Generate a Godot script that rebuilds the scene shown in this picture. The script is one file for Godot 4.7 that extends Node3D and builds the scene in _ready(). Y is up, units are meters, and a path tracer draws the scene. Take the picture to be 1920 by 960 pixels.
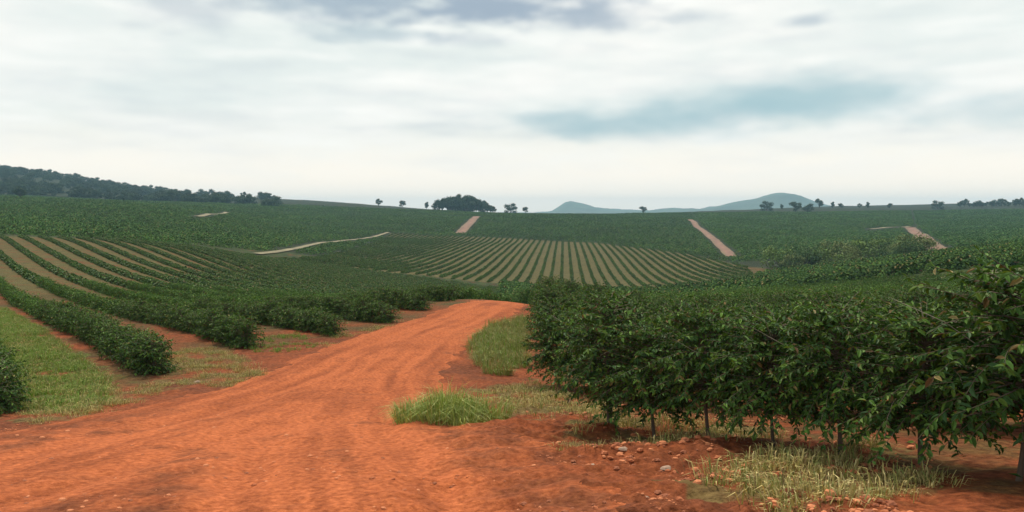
extends Node3D

# ---------------------------------------------------------------- camera model (pixels of the 1920 x 960 photograph)
const FOCAL := 1500.0
const EYE := Vector3(0, 2.6, 0)
const PITCH := -0.0533
var cam_basis := Basis(Vector3.RIGHT, PITCH)

var rng := RandomNumberGenerator.new()
var noise_a := FastNoiseLite.new()
var noise_b := FastNoiseLite.new()
var noise_c := FastNoiseLite.new()
var used_names := {}

# ---------------------------------------------------------------- terrain
# heights in metres over the datum, at columns of sight x = -300, 0, 300 ... 2100 and depths in front of the eye
const DEPTHS := [0.0, 3.0, 6.0, 8.0, 10.0, 14.0, 17.0, 22.0, 28.0, 40.0, 60.0, 85.0, 110.0, 150.0, 200.0, 260.0, 330.0, 420.0, 550.0, 700.0, 900.0, 1200.0, 2000.0, 4000.0, 9000.0, 16000.0]
const HEIGHTS := [
	[1.0, 1.0, 1.0, 1.0, 1.0, 1.0, 1.0, 1.0, 1.0],
	[0.72, 0.72, 0.72, 0.72, 0.72, 0.75, 0.78, 0.8, 0.8],
	[0.38, 0.38, 0.38, 0.38, 0.38, 0.4, 0.45, 0.48, 0.5],
	[0.1, 0.1, 0.12, 0.13, 0.14, 0.16, 0.2, 0.22, 0.25],
	[-0.2, -0.2, -0.18, -0.16, -0.15, -0.15, -0.1, -0.05, 0.0],
	[-0.7, -0.7, -0.7, -0.7, -0.7, -0.7, -0.6, -0.5, -0.4],
	[-0.95, -0.95, -0.95, -0.95, -0.98, -1.05, -0.9, -0.75, -0.6],
	[-1.2, -1.2, -1.2, -1.2, -1.2, -1.45, -1.3, -1.1, -0.9],
	[-1.5, -1.55, -1.5, -1.45, -1.38, -2.0, -1.85, -1.6, -1.3],
	[-2.2, -2.3, -2.4, -2.3, -1.75, -2.95, -2.9, -2.5, -2.0],
	[-2.7, -3.0, -3.6, -4.2, -4.2, -5.0, -4.6, -4.2, -3.4],
	[-2.7, -3.2, -4.4, -6.1, -7.5, -7.6, -6.7, -5.6, -4.4],
	[-2.0, -2.6, -4.4, -7.4, -9.8, -9.9, -8.0, -5.0, -3.6],
	[-1.0, -1.7, -3.4, -8.4, -12.5, -12.9, -10.2, -5.6, -3.6],
	[-1.2, -2.2, -4.4, -9.4, -14.2, -15.7, -12.0, -7.0, -4.0],
	[1.0, 0.0, -3.2, -10.0, -14.5, -15.5, -13.0, -8.5, -5.0],
	[4.0, 2.5, -1.0, -9.5, -13.3, -14.0, -12.4, -9.0, -5.0],
	[9.0, 7.0, 3.0, -8.0, -11.2, -11.5, -11.4, -8.8, -5.0],
	[15.0, 13.0, 7.5, -3.0, -6.0, -7.0, -8.4, -7.0, -4.0],
	[18.0, 16.0, 11.0, 4.0, 0.0, -1.5, -3.0, -2.4, 0.0],
	[34.0, 30.0, 16.0, 12.0, 2.5, 1.5, 3.8, 5.0, 8.0],
	[66.0, 62.0, 30.0, 20.0, 4.0, 2.4, 10.0, 13.0, 18.0],
	[105.0, 100.0, 55.0, 28.0, 4.0, 0.0, 14.0, 24.0, 32.0],
	[60.0, 60.0, 40.0, 10.0, -10.0, -15.0, -10.0, 0.0, 10.0],
	[-20.0, -20.0, -20.0, -20.0, -20.0, -20.0, -20.0, -20.0, -20.0],
	[-20.0, -20.0, -20.0, -20.0, -20.0, -20.0, -20.0, -20.0, -20.0],
]
const BAKE_U := 129
const BAKE_S := 700
const S_MIN := 2.0794415   # log(8)
const S_MAX := 9.680       # log(16000 + 8)
var baked := PackedFloat32Array()

func hermite(p0: float, p1: float, p2: float, p3: float, x0: float, x1: float, x2: float, x3: float, x: float) -> float:
	var w := x2 - x1
	var t := (x - x1) / w
	var m1 := (p2 - p0) / maxf(x2 - x0, 1e-6) * w
	var m2 := (p3 - p1) / maxf(x3 - x1, 1e-6) * w
	var t2 := t * t
	var t3 := t2 * t
	return (2 * t3 - 3 * t2 + 1) * p1 + (t3 - 2 * t2 + t) * m1 + (-2 * t3 + 3 * t2) * p2 + (t3 - t2) * m2

func bake_terrain() -> void:
	var n := DEPTHS.size()
	var cols := []
	for c in 9:
		var line := PackedFloat32Array()
		line.resize(BAKE_S)
		for k in BAKE_S:
			var s := S_MIN + (S_MAX - S_MIN) * k / (BAKE_S - 1)
			var d := exp(s) - 8.0
			var i := 0
			while i < n - 2 and DEPTHS[i + 1] < d:
				i += 1
			var a: int = maxi(i - 1, 0)
			var b: int = mini(i + 2, n - 1)
			line[k] = hermite(HEIGHTS[a][c], HEIGHTS[i][c], HEIGHTS[i + 1][c], HEIGHTS[b][c], log(DEPTHS[a] + 8.0), log(DEPTHS[i] + 8.0), log(DEPTHS[i + 1] + 8.0), log(DEPTHS[b] + 8.0), s)
		cols.append(line)
	baked.resize(BAKE_U * BAKE_S)
	for j in BAKE_U:
		var f := 8.0 * j / (BAKE_U - 1)
		var i := mini(int(f), 7)
		for k in BAKE_S:
			baked[j * BAKE_S + k] = hermite(cols[maxi(i - 1, 0)][k], cols[i][k], cols[i + 1][k], cols[mini(i + 2, 8)][k], maxf(i - 1, 0) if i > 0 else -1.0, i, i + 1, i + 2, f)

func land(x: float, z: float) -> float:
	var d := maxf(-z, 0.0)
	var u := x / maxf(d, 6.0)
	var f := clampf((u * FOCAL + 960.0 + 300.0) / 2400.0, 0.0, 0.99999) * (BAKE_U - 1)
	var g := clampf((log(d + 8.0) - S_MIN) / (S_MAX - S_MIN), 0.0, 0.99999) * (BAKE_S - 1)
	var j := int(f)
	var k := int(g)
	var a := f - j
	var b := g - k
	var o := j * BAKE_S + k
	var y := lerpf(lerpf(baked[o], baked[o + 1], b), lerpf(baked[o + BAKE_S], baked[o + BAKE_S + 1], b), a)
	if d > 120.0:
		y += noise_a.get_noise_2d(x * 0.012, z * 0.012) * minf((d - 120.0) * 0.004, 2.0)
	return y

# relief of the soil close by: hollows, clods and the washed-out bank right of the road
func relief(x: float, z: float) -> float:
	var r := x * x + z * z
	if r > 3600.0:
		return 0.0
	var y := noise_a.get_noise_2d(x * 0.9, z * 0.9) * 0.05
	if r < 900.0:
		var n := noise_b.get_noise_2d(x * 2.6, z * 2.6)
		var m := noise_c.get_noise_2d(x * 6.0, z * 6.0)
		y += n * 0.022 + m * 0.009
		# bank: terraces washed out by rain
		var g := smoothstep(-1.3, -0.6, x) * smoothstep(3.6, 2.0, x) * smoothstep(-14.0, -11.0, z) * smoothstep(-4.0, -5.5, z)
		if g > 0.0:
			var q := noise_b.get_noise_2d(x * 1.1 + 31.0, z * 1.9 - 7.0)
			var st := q * 5.0
			y += g * ((floorf(st) + smoothstep(0.35, 0.65, st - floorf(st))) * 0.028 + m * 0.03)
	return y

func ground_y(x: float, z: float) -> float:
	return land(x, z) + relief(x, z)

# a pixel of the photograph -> the place on the land that it shows
func spot(px: float, py: float, from: float = 2.0) -> Vector3:
	var dir := cam_basis * Vector3((px - 960.0) / FOCAL, (480.0 - py) / FOCAL, -1.0)
	dir /= -dir.z
	var d := from
	var last := from
	while d < 9000.0:
		var p := EYE + dir * d
		if p.y < land(p.x, p.z):
			var lo := last
			var hi := d
			for i in 20:
				var m := (lo + hi) * 0.5
				var q := EYE + dir * m
				if q.y < land(q.x, q.z):
					hi = m
				else:
					lo = m
			p = EYE + dir * hi
			return Vector3(p.x, land(p.x, p.z), p.z)
		last = d
		d *= 1.01
	var e := EYE + dir * 1000.0
	return Vector3(e.x, land(e.x, e.z), e.z)

func at_depth(px: float, d: float) -> Vector2:
	return Vector2((px - 960.0) / FOCAL * d, -d)

func spots2(list: Array) -> PackedVector2Array:
	var out := PackedVector2Array()
	for p in list:
		var s := spot(p[0], p[1], p[2] if p.size() > 2 else 2.0)
		out.append(Vector2(s.x, s.z))
	return out

# ---------------------------------------------------------------- mesh buffers
class Buf:
	var p := PackedVector3Array()
	var n := PackedVector3Array()
	var c := PackedColorArray()
	func tri(a: Vector3, b: Vector3, d: Vector3, col: Color) -> void:
		var nn := (d - a).cross(b - a).normalized()
		p.append(a); p.append(b); p.append(d)
		n.append(nn); n.append(nn); n.append(nn)
		c.append(col); c.append(col); c.append(col)
	func tri_n(a: Vector3, b: Vector3, d: Vector3, na: Vector3, nb: Vector3, nd: Vector3, col: Color) -> void:
		p.append(a); p.append(b); p.append(d)
		n.append(na); n.append(nb); n.append(nd)
		c.append(col); c.append(col); c.append(col)
	func tube(path: PackedVector3Array, radii: PackedFloat32Array, sides: int, col: Color) -> void:
		for i in path.size() - 1:
			var t := (path[i + 1] - path[i]).normalized()
			var s := t.cross(Vector3.RIGHT if absf(t.x) < 0.8 else Vector3.UP).normalized()
			var q := t.cross(s)
			for k in sides:
				var a0 := TAU * k / sides
				var a1 := TAU * (k + 1) / sides
				var e0 := s * cos(a0) + q * sin(a0)
				var e1 := s * cos(a1) + q * sin(a1)
				var v00 := path[i] + e0 * radii[i]
				var v01 := path[i] + e1 * radii[i]
				var v10 := path[i + 1] + e0 * radii[i + 1]
				var v11 := path[i + 1] + e1 * radii[i + 1]
				tri_n(v00, v10, v11, e0, e0, e1, col)
				tri_n(v00, v11, v01, e0, e1, e1, col)
	func leaf(base: Vector3, dir: Vector3, up: Vector3, length: float, width: float, col: Color, fine: bool) -> void:
		var side := dir.cross(up).normalized()
		var nn := side.cross(dir).normalized()
		var tip := base + dir * length - nn * length * 0.18
		if fine:
			var m1 := base + dir * length * 0.3
			var m2 := base + dir * length * 0.68 - nn * length * 0.05
			var lift := nn * width * 0.16
			var l1 := m1 + side * width * 0.46 + lift
			var l2 := m2 + side * width * 0.42 + lift
			var r1 := m1 - side * width * 0.46 + lift
			var r2 := m2 - side * width * 0.42 + lift
			tri(base, l1, l2, col)
			tri(base, l2, tip, col)
			tri(base, tip, r2, col)
			tri(base, r2, r1, col)
		else:
			var m := base + dir * length * 0.5 + nn * width * 0.14
			tri(base, m + side * width * 0.5, tip, col)
			tri(base, tip, m - side * width * 0.5, col)
	func mesh(mat: Material) -> ArrayMesh:
		var arr := []
		arr.resize(Mesh.ARRAY_MAX)
		arr[Mesh.ARRAY_VERTEX] = p
		arr[Mesh.ARRAY_NORMAL] = n
		arr[Mesh.ARRAY_COLOR] = c
		var m := ArrayMesh.new()
		m.add_surface_from_arrays(Mesh.PRIMITIVE_TRIANGLES, arr)
		m.surface_set_material(0, mat)
		return m

# ---------------------------------------------------------------- nodes
func numbered(called: String) -> String:
	if not used_names.has(called):
		used_names[called] = 0
		return called
	used_names[called] += 1
	return "%s_%03d" % [called, used_names[called]]

func tag(o: Node, label: String, category: String, group: String = "", kind: String = "") -> Node:
	if label: o.set_meta("label", label)
	if category: o.set_meta("category", category)
	if group: o.set_meta("group", group)
	if kind: o.set_meta("kind", kind)
	return o

func obj(called: String, m: Mesh, parent: Node = null) -> MeshInstance3D:
	var o := MeshInstance3D.new()
	o.mesh = m
	if parent == null:
		o.name = numbered(called)
		add_child(o)
	else:
		o.name = called
		parent.add_child(o, true)
	return o

func thing(called: String, where: Vector3, turn: float = 0.0) -> Node3D:
	var o := Node3D.new()
	o.name = numbered(called)
	add_child(o)
	o.position = where
	o.rotation.y = turn
	return o

func scatter(called: String, m: Mesh, places: Array, tints: PackedColorArray, parent: Node = null) -> MultiMeshInstance3D:
	var mm := MultiMesh.new()
	mm.transform_format = MultiMesh.TRANSFORM_3D
	mm.use_colors = tints.size() > 0
	mm.mesh = m
	mm.instance_count = places.size()
	for i in places.size():
		mm.set_instance_transform(i, places[i])
		if tints.size() > 0:
			mm.set_instance_color(i, tints[i])
	var o := MultiMeshInstance3D.new()
	o.multimesh = mm
	if parent == null:
		o.name = numbered(called)
		add_child(o)
	else:
		o.name = called
		parent.add_child(o, true)
	return o

# ---------------------------------------------------------------- materials
func leaf_material(rough: float, through: float) -> StandardMaterial3D:
	var m := StandardMaterial3D.new()
	m.vertex_color_use_as_albedo = true
	m.roughness = rough
	m.metallic_specular = 0.32
	m.cull_mode = BaseMaterial3D.CULL_DISABLED
	if through > 0.0:
		m.backlight_enabled = true
		m.backlight = Color(through, through, through * 0.5)
	return m

func plain(rough: float) -> StandardMaterial3D:
	var m := StandardMaterial3D.new()
	m.vertex_color_use_as_albedo = true
	m.roughness = rough
	return m

func grain(freq: float, seed_: int, dark: Color, light: Color, octaves: int) -> NoiseTexture2D:
	var f := FastNoiseLite.new()
	f.seed = seed_
	f.frequency = freq
	f.fractal_octaves = octaves
	f.fractal_gain = 0.62
	var t := NoiseTexture2D.new()
	t.width = 1024
	t.height = 1024
	t.seamless = true
	t.noise = f
	var g := Gradient.new()
	g.set_color(0, dark)
	g.set_color(1, light)
	t.color_ramp = g
	return t

func soil_material(tile: float, relief_cm: float, dark: Color) -> StandardMaterial3D:
	var m := StandardMaterial3D.new()
	m.vertex_color_use_as_albedo = true
	m.roughness = 0.95
	m.metallic_specular = 0.25
	m.uv1_triplanar = true
	m.uv1_world_triplanar = true
	m.uv1_scale = Vector3.ONE / tile
	m.albedo_texture = grain(0.018, 5, dark, Color(1, 1, 1), 7)
	var f := FastNoiseLite.new()
	f.seed = 11
	f.frequency = 0.03
	f.fractal_octaves = 6
	f.fractal_gain = 0.65
	var t := NoiseTexture2D.new()
	t.width = 1024
	t.height = 1024
	t.seamless = true
	t.as_normal_map = true
	t.bump_strength = relief_cm
	t.noise = f
	m.normal_enabled = true
	m.normal_texture = t
	return m

# ---------------------------------------------------------------- sky
func make_sky() -> ImageTexture:
	var w := 2048
	var h := 1024
	var im := Image.create(w, h, false, Image.FORMAT_RGBF)
	var fa := FastNoiseLite.new()
	fa.seed = 3
	fa.frequency = 1.0
	fa.fractal_octaves = 5
	var fb := FastNoiseLite.new()
	fb.seed = 8
	fb.frequency = 1.0
	fb.fractal_octaves = 4
	var horizon := Vector3(1.14, 0.99, 0.82)
	var middle := Vector3(0.69, 0.735, 0.71)
	var top := Vector3(0.55, 0.67, 0.72)
	var white := Vector3(0.84, 0.83, 0.79)
	var grey := Vector3(0.30, 0.37, 0.45)
	var teal := Vector3(0.27, 0.44, 0.49)
	# clouds: azimuth, height, half width, half height (radians), share of the grey, share of the teal
	var clouds := [
		[-0.17, 0.258, 0.16, 0.030, 0.85, 0.1], [-0.04, 0.250, 0.11, 0.026, 0.95, 0.0], [-0.39, 0.228, 0.07, 0.030, 0.42, 0.0], [0.10, 0.238, 0.08, 0.020, 0.8, 0.0],
		[-0.16, 0.214, 0.08, 0.010, 0.45, 0.25], [0.215, 0.232, 0.05, 0.008, 0.45, 0.1], [0.347, 0.219, 0.030, 0.0075, 0.6, 0.15], [-0.05, 0.212, 0.05, 0.010, 0.28, 0.0],
		[0.18, 0.112, 0.15, 0.024, 0.05, 0.85], [0.34, 0.132, 0.17, 0.028, 0.0, 1.0], [0.07, 0.108, 0.10, 0.016, 0.1, 0.45], [0.60, 0.11, 0.14, 0.022, 0.05, 0.5], [-0.09, 0.103, 0.05, 0.008, 0.12, 0.05],
	]
	for j in h:
		var el := PI / 2 - (j + 0.5) / h * PI
		if el < -0.01:
			for i in w:
				im.set_pixel(i, j, Color(0.42, 0.38, 0.33))
			continue
		var sy := sin(maxf(el, 0.0))
		var cy := cos(el)
		var base := horizon.lerp(middle, smoothstep(0.0, 0.14, el)).lerp(top, smoothstep(0.25, 1.2, el))
		for i in w:
			var az := wrapf((i + 0.5) / w * TAU, -PI, PI)
			var dx := sin(az) * cy
			var dz := -cos(az) * cy
			var k := 1.0 / (sy + 0.14)
			var x := dx * k
			var z := dz * k
			var n := fa.get_noise_3d(x * 0.8, z * 0.8, 0.0)
			var e := fb.get_noise_3d(x * 2.2, z * 2.2, 4.0)
			var c := base.lerp(white, clampf(0.35 + n * 1.2 + e * 0.5, 0.0, 1.0) * smoothstep(0.0, 0.12, el) * 0.85)
			# the rest of the sky carries the same broken grey layer
			var far := smoothstep(0.30, 0.42, el) + smoothstep(0.75, 0.95, absf(az)) * smoothstep(0.05, 0.2, el)
			if far > 0.0:
				var q := smoothstep(0.08, 0.5, fa.get_noise_3d(x * 0.55 + 9.0, z * 0.9, 7.0) + e * 0.25) * minf(far, 1.0)
				c = c.lerp(grey, q * 0.6)
			if el < 0.40 and absf(az) < 0.95:
				var wob := fb.get_noise_3d(az * 9.0, el * 26.0, 1.5)
				var wob2 := fa.get_noise_3d(az * 18.0, el * 70.0, 5.0)
				var layer := fa.get_noise_3d(az * 4.0, el * 30.0, 11.0) + 0.5 * fb.get_noise_3d(az * 11.0, el * 75.0, 2.0)
				c = c.lerp(grey, clampf(layer * 0.9 - 0.08, 0.0, 0.5) * 0.3 * smoothstep(0.03, 0.1, el)).lerp(white * 1.08, clampf(-layer * 1.1 - 0.05, 0.0, 1.0) * 0.7 * smoothstep(0.03, 0.1, el))
				for cl in clouds:
					var u: float = (az - cl[0]) / cl[2]
					var v: float = (el - cl[1]) / cl[3]
					var q: float = u * u + v * v
					if q > 4.0:
						continue
					var m: float = smoothstep(1.45, 0.15, sqrt(q) + wob * (0.75 - 0.35 * cl[5]) + wob2 * (0.45 - 0.35 * cl[5]))
					c = c.lerp(grey, m * cl[4]).lerp(teal, m * cl[5] * 0.75)
			im.set_pixel(i, j, Color(c.x, c.y, c.z))
	return ImageTexture.create_from_image(im)

# ---------------------------------------------------------------- plants
const GREENS := [Color(0.034, 0.078, 0.014), Color(0.046, 0.104, 0.017), Color(0.060, 0.124, 0.021), Color(0.034, 0.080, 0.022), Color(0.078, 0.136, 0.021)]
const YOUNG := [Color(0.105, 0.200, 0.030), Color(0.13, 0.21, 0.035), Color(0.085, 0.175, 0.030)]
const DEAD := [Color(0.16, 0.10, 0.035), Color(0.12, 0.065, 0.03), Color(0.22, 0.17, 0.06)]

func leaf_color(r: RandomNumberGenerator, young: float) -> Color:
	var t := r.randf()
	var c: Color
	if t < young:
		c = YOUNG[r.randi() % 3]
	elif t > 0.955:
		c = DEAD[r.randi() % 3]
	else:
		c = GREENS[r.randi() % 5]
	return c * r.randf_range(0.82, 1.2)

# stems with whorls of drooping side branches, paired leaves along each: returns [wood, crown]
func coffee(seed_: int, high: float, wide: float, low: float, branches: int, leaf_long: float, step: float, fine: bool, wood_on: bool) -> Array:
	var r := RandomNumberGenerator.new()
	r.seed = seed_
	var wood := Buf.new()
	var crown := Buf.new()
	var bark := Color(0.115, 0.085, 0.06)
	var stems := []
	var count := 1 + (r.randi() % 2)
	for s in count:
		var lean := Vector3(r.randf_range(-0.12, 0.12), 0, r.randf_range(-0.12, 0.12)) * (1.0 if s == 0 else 2.2)
		var path := PackedVector3Array()
		var radii := PackedFloat32Array()
		for k in 7:
			var t := k / 6.0
			path.append(Vector3(lean.x * t + sin(t * 5.0 + s) * 0.02, -0.08 + (high * 0.97 + 0.08) * t, lean.z * t + cos(t * 4.0 + s) * 0.02))
			radii.append(lerpf(0.030, 0.005, t) * high / 1.7)
		stems.append(path)
		if wood_on:
			wood.tube(path, radii, 6, bark)
	for b in branches:
		var f := (b + r.randf()) / branches
		var y := lerpf(low, high * 0.97, f)
		var stem: PackedVector3Array = stems[b % count]
		var g := clampf((y + 0.08) / (high * 0.97 + 0.08), 0.0, 0.999) * 6.0
		var o: Vector3 = stem[int(g)].lerp(stem[int(g) + 1], g - int(g))
		var ang := b * 2.39996 + r.randf_range(-0.4, 0.4)
		var out := Vector3(cos(ang), 0, sin(ang))
		# broad below the middle, rounded above
		var prof := sqrt(maxf(0.0, 1.0 - pow(clampf((f - 0.3) / 0.74, -1.0, 1.0), 2.0))) if f > 0.3 else lerpf(0.72, 1.0, f / 0.3)
		var long := wide * clampf(prof, 0.22, 1.0) * r.randf_range(0.72, 1.14)
		var rise := lerpf(0.08, 0.6, f * f) + r.randf_range(-0.3, 0.4)
		var droop := r.randf_range(0.12, 0.7) * long / wide * (1.0 - f * 0.55)
		var path := PackedVector3Array()
		var radii := PackedFloat32Array()
		var pieces := 5
		var bend := r.randf_range(-0.5, 0.5)
		for k in pieces + 1:
			var t := float(k) / pieces
			path.append(o + out.rotated(Vector3.UP, bend * t) * long * t + Vector3(0, rise * long * t - droop * wide * t * t, 0))
			radii.append(lerpf(0.0065, 0.0018, t))
		if wood_on and fine:
			wood.tube(path, radii, 3, bark * 1.1)
		var total := long * 1.05
		var s := total * (0.22 if fine else 0.12)
		while s < total:
			var t := s / total * pieces
			var i := mini(int(t), pieces - 1)
			var p: Vector3 = path[i].lerp(path[i + 1], t - i)
			if p.y < 0.03:
				break
			var tan := (path[i + 1] - path[i]).normalized()
			var side := tan.cross(Vector3.UP).normalized()
			for q in [-1.0, 1.0]:
				if r.randf() < 0.16:
					continue
				var d: Vector3 = (tan * r.randf_range(0.1, 0.9) + side * q * r.randf_range(0.3, 1.0) + Vector3(r.randf_range(-0.4, 0.4), r.randf_range(-0.9, 0.35), r.randf_range(-0.4, 0.4))).normalized()
				var up := (Vector3.UP + Vector3(r.randf_range(-0.8, 0.8), 0, r.randf_range(-0.8, 0.8)) + out * 0.35).normalized()
				var ll := leaf_long * r.randf_range(0.5, 1.25)
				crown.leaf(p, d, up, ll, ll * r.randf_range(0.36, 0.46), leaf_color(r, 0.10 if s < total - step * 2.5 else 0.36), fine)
			s += step * r.randf_range(0.8, 1.2)
		# the growing tip
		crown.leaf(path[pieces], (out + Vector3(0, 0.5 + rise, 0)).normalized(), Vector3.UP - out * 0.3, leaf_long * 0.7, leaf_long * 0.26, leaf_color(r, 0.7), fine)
	# bare dead twigs
	if fine and high > 1.2:
		for k in 3:
			var a := r.randf() * TAU
			var y := r.randf_range(low, high * 0.8)
			var e := Vector3(cos(a), r.randf_range(-0.1, 0.8), sin(a)) * wide * r.randf_range(0.9, 1.15)
			wood.tube(PackedVector3Array([Vector3(0, y, 0), Vector3(0, y, 0) + e * 0.55 + Vector3(e.z * 0.12, 0.07, -e.x * 0.12), Vector3(0, y, 0) + e]), PackedFloat32Array([0.005, 0.0035, 0.0012]), 4, Color(0.24, 0.21, 0.16))
	# top shoots
	for s in stems:
		for k in 7:
			var a := k * 2.4
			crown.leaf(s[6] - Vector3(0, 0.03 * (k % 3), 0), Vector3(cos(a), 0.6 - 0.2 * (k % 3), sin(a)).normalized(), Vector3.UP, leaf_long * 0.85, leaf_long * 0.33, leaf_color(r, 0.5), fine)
	return [wood, crown]

# a loose heap of broad leaves standing for a bush a hundred metres off and more
func far_bush(seed_: int, wide: float, high: float, faces: int, size: float) -> Buf:
	var r := RandomNumberGenerator.new()
	r.seed = seed_
	var b := Buf.new()
	for i in faces:
		var a := r.randf() * TAU
		var y := r.randf()
		var rad := sqrt(1.0 - pow(maxf(y - 0.25, 0.0) / 0.78, 2.0)) * r.randf_range(0.55, 1.0)
		var p := Vector3(cos(a) * wide * rad, y * high, sin(a) * wide * rad)
		var o := Vector3(cos(a), r.randf_range(-0.5, 0.5), sin(a)).normalized()
		var up := (Vector3.UP * 0.9 + Vector3(cos(a), 0, sin(a)) * r.randf_range(0.1, 0.9)).normalized()
		var d := o.cross(up).normalized().rotated(up, r.randf() * TAU)
		var s := size * r.randf_range(0.6, 1.25)
		b.leaf(p - d * s * 0.5, d, up, s, s * 0.62, leaf_color(r, 0.14), false)
	return b

func broad_tree(seed_: int, high: float, wide: float, trunk_part: float, faces: int, size: float, green: Color = Color(0.044, 0.074, 0.032)) -> Array:
	var r := RandomNumberGenerator.new()
	r.seed = seed_
	var wood := Buf.new()
	var crown := Buf.new()
	var bark := Color(0.10, 0.08, 0.06)
	var top := Vector3(r.randf_range(-0.3, 0.3), high * trunk_part, r.randf_range(-0.3, 0.3))
	wood.tube(PackedVector3Array([Vector3(0, -0.6, 0), Vector3(0, 0.6, 0), top]), PackedFloat32Array([high * 0.035, high * 0.028, high * 0.018]), 7, bark)
	var clumps := []
	for i in 11:
		var a := i * 2.39996 + r.randf_range(-0.3, 0.3)
		var f := r.randf()
		var rad := wide * sqrt(r.randf_range(0.08, 1.0)) * 0.72
		var c := Vector3(cos(a) * rad, lerpf(high * (trunk_part + 0.08), high * 0.84, f) - rad * 0.12, sin(a) * rad)
		var cr := wide * r.randf_range(0.32, 0.52)
		clumps.append([c, cr])
		wood.tube(PackedVector3Array([top * r.randf_range(0.7, 1.0), c * 0.55 + top * 0.45 - Vector3(0, 0.2, 0), c]), PackedFloat32Array([high * 0.014, high * 0.009, high * 0.004]), 4, bark)
	for i in faces:
		var q: Array = clumps[r.randi() % clumps.size()]
		var v := Vector3(r.randfn(), r.randfn() * 0.75, r.randfn()).normalized()
		var p: Vector3 = q[0] + v * q[1] * pow(r.randf(), 0.4) * Vector3(1.0, 0.72, 1.0)
		var up := (v + Vector3.UP * 0.6).normalized()
		var d := up.cross(Vector3(r.randf_range(-1, 1), r.randf_range(-1, 1), r.randf_range(-1, 1))).normalized()
		var s := size * r.randf_range(0.6, 1.3)
		crown.leaf(p - d * s * 0.5, d, up, s, s * 0.6, green * r.randf_range(0.65, 1.4), false)
	return [wood, crown]

func tuft(seed_: int, blades: int, tall: float, spread: float, cols: Array, width: float) -> Buf:
	var r := RandomNumberGenerator.new()
	r.seed = seed_
	var b := Buf.new()
	for i in blades:
		var a := r.randf() * TAU
		var rad := sqrt(r.randf()) * spread
		var o := Vector3(cos(a) * rad, -0.02, sin(a) * rad)
		var lean := Vector3(cos(a + r.randf_range(-0.9, 0.9)), 0, sin(a + r.randf_range(-0.9, 0.9))) * r.randf_range(0.15, 1.0)
		var l := tall * r.randf_range(0.45, 1.1)
		var side := Vector3(-sin(a), 0, cos(a)).rotated(Vector3.UP, r.randf_range(-0.8, 0.8)) * width * r.randf_range(0.6, 1.3)
		var m := o + Vector3(0, l * 0.6, 0) + lean * l * 0.35
		var tip := o + Vector3(0, l * (0.98 - 0.55 * lean.length()), 0) + lean * l
		var c: Color = cols[r.randi() % cols.size()] * r.randf_range(0.75, 1.25)
		b.tri(o - side * 0.5, o + side * 0.5, m + side * 0.4, c)
		b.tri(o - side * 0.5, m + side * 0.4, m - side * 0.4, c)
		b.tri(m - side * 0.4, m + side * 0.4, tip, c)
	return b

func rock(seed_: int, col: Color) -> Buf:
	var r := RandomNumberGenerator.new()
	r.seed = seed_
	var b := Buf.new()
	var pts := []
	var rings := 4
	var seg := 7
	for i in rings + 1:
		var la := PI * i / rings
		for k in seg:
			var a := TAU * k / seg
			var q := r.randf_range(0.72, 1.15)
			pts.append(Vector3(sin(la) * cos(a) * q, cos(la) * 0.62 * q, sin(la) * sin(a) * q) if i > 0 and i < rings else Vector3(0, cos(la) * 0.6, 0))
	for i in rings:
		for k in seg:
			var p00: Vector3 = pts[i * seg + k]
			var p01: Vector3 = pts[i * seg + (k + 1) % seg]
			var p10: Vector3 = pts[(i + 1) * seg + k]
			var p11: Vector3 = pts[(i + 1) * seg + (k + 1) % seg]
			var c := col * r.randf_range(0.9, 1.1)
			b.tri(p00, p10, p11, c)
			b.tri(p00, p11, p01, c)
	return b

# ---------------------------------------------------------------- roads
var road_lines := []          # polylines (x, z) with half width
func line_distance(p: Vector2, line: PackedVector2Array) -> float:
	var best := 1e9
	for i in line.size() - 1:
		var a := line[i]
		var ab := line[i + 1] - a
		var t := clampf((p - a).dot(ab) / ab.length_squared(), 0.0, 1.0)
		best = minf(best, (a + ab * t).distance_squared_to(p))
	return sqrt(best)

func smooth_line(pts: PackedVector2Array, per: int) -> PackedVector2Array:
	var out := PackedVector2Array()
	for i in pts.size() - 1:
		var a := pts[maxi(i - 1, 0)]
		var d := pts[mini(i + 2, pts.size() - 1)]
		for k in per:
			out.append(pts[i].cubic_interpolate(pts[i + 1], a, d, float(k) / per))
	out.append(pts[pts.size() - 1])
	return out

var road_main: PackedVector2Array
var road_left: PackedVector2Array

# x: how far inside the road (metres, positive inside), y: distance to the nearer centre line
func road_at(x: float, z: float) -> Vector2:
	if z < -62.0 or z > 8.0 or absf(x) > 40.0:
		return Vector2(-9, 9)
	var p := Vector2(x, z)
	var a := line_distance(p, road_main)
	var b := line_distance(p, road_left)
	var half := lerpf(1.25, 1.95, smoothstep(-42.0, -22.0, z))
	var d := minf(a, b)
	# the two ways run together in a wide bare fork
	var fork := smoothstep(5.0, 1.5, absf(a - b)) * 0.4 * smoothstep(-15.0, -11.0, z)
	var ins := half + fork - d
	return Vector2(ins, d)

func road_relief(x: float, z: float, d: float) -> float:
	# wheel ruts about 0.75 m either side of the middle
	var wob := noise_a.get_noise_2d(x * 0.35, z * 0.35) * 0.25
	var q := (d + wob - 0.78) / 0.26
	return -0.05 * exp(-q * q)

# ---------------------------------------------------------------- ground
var field_left: PackedVector2Array
var field_striped: PackedVector2Array
var field_block: PackedVector2Array

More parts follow.
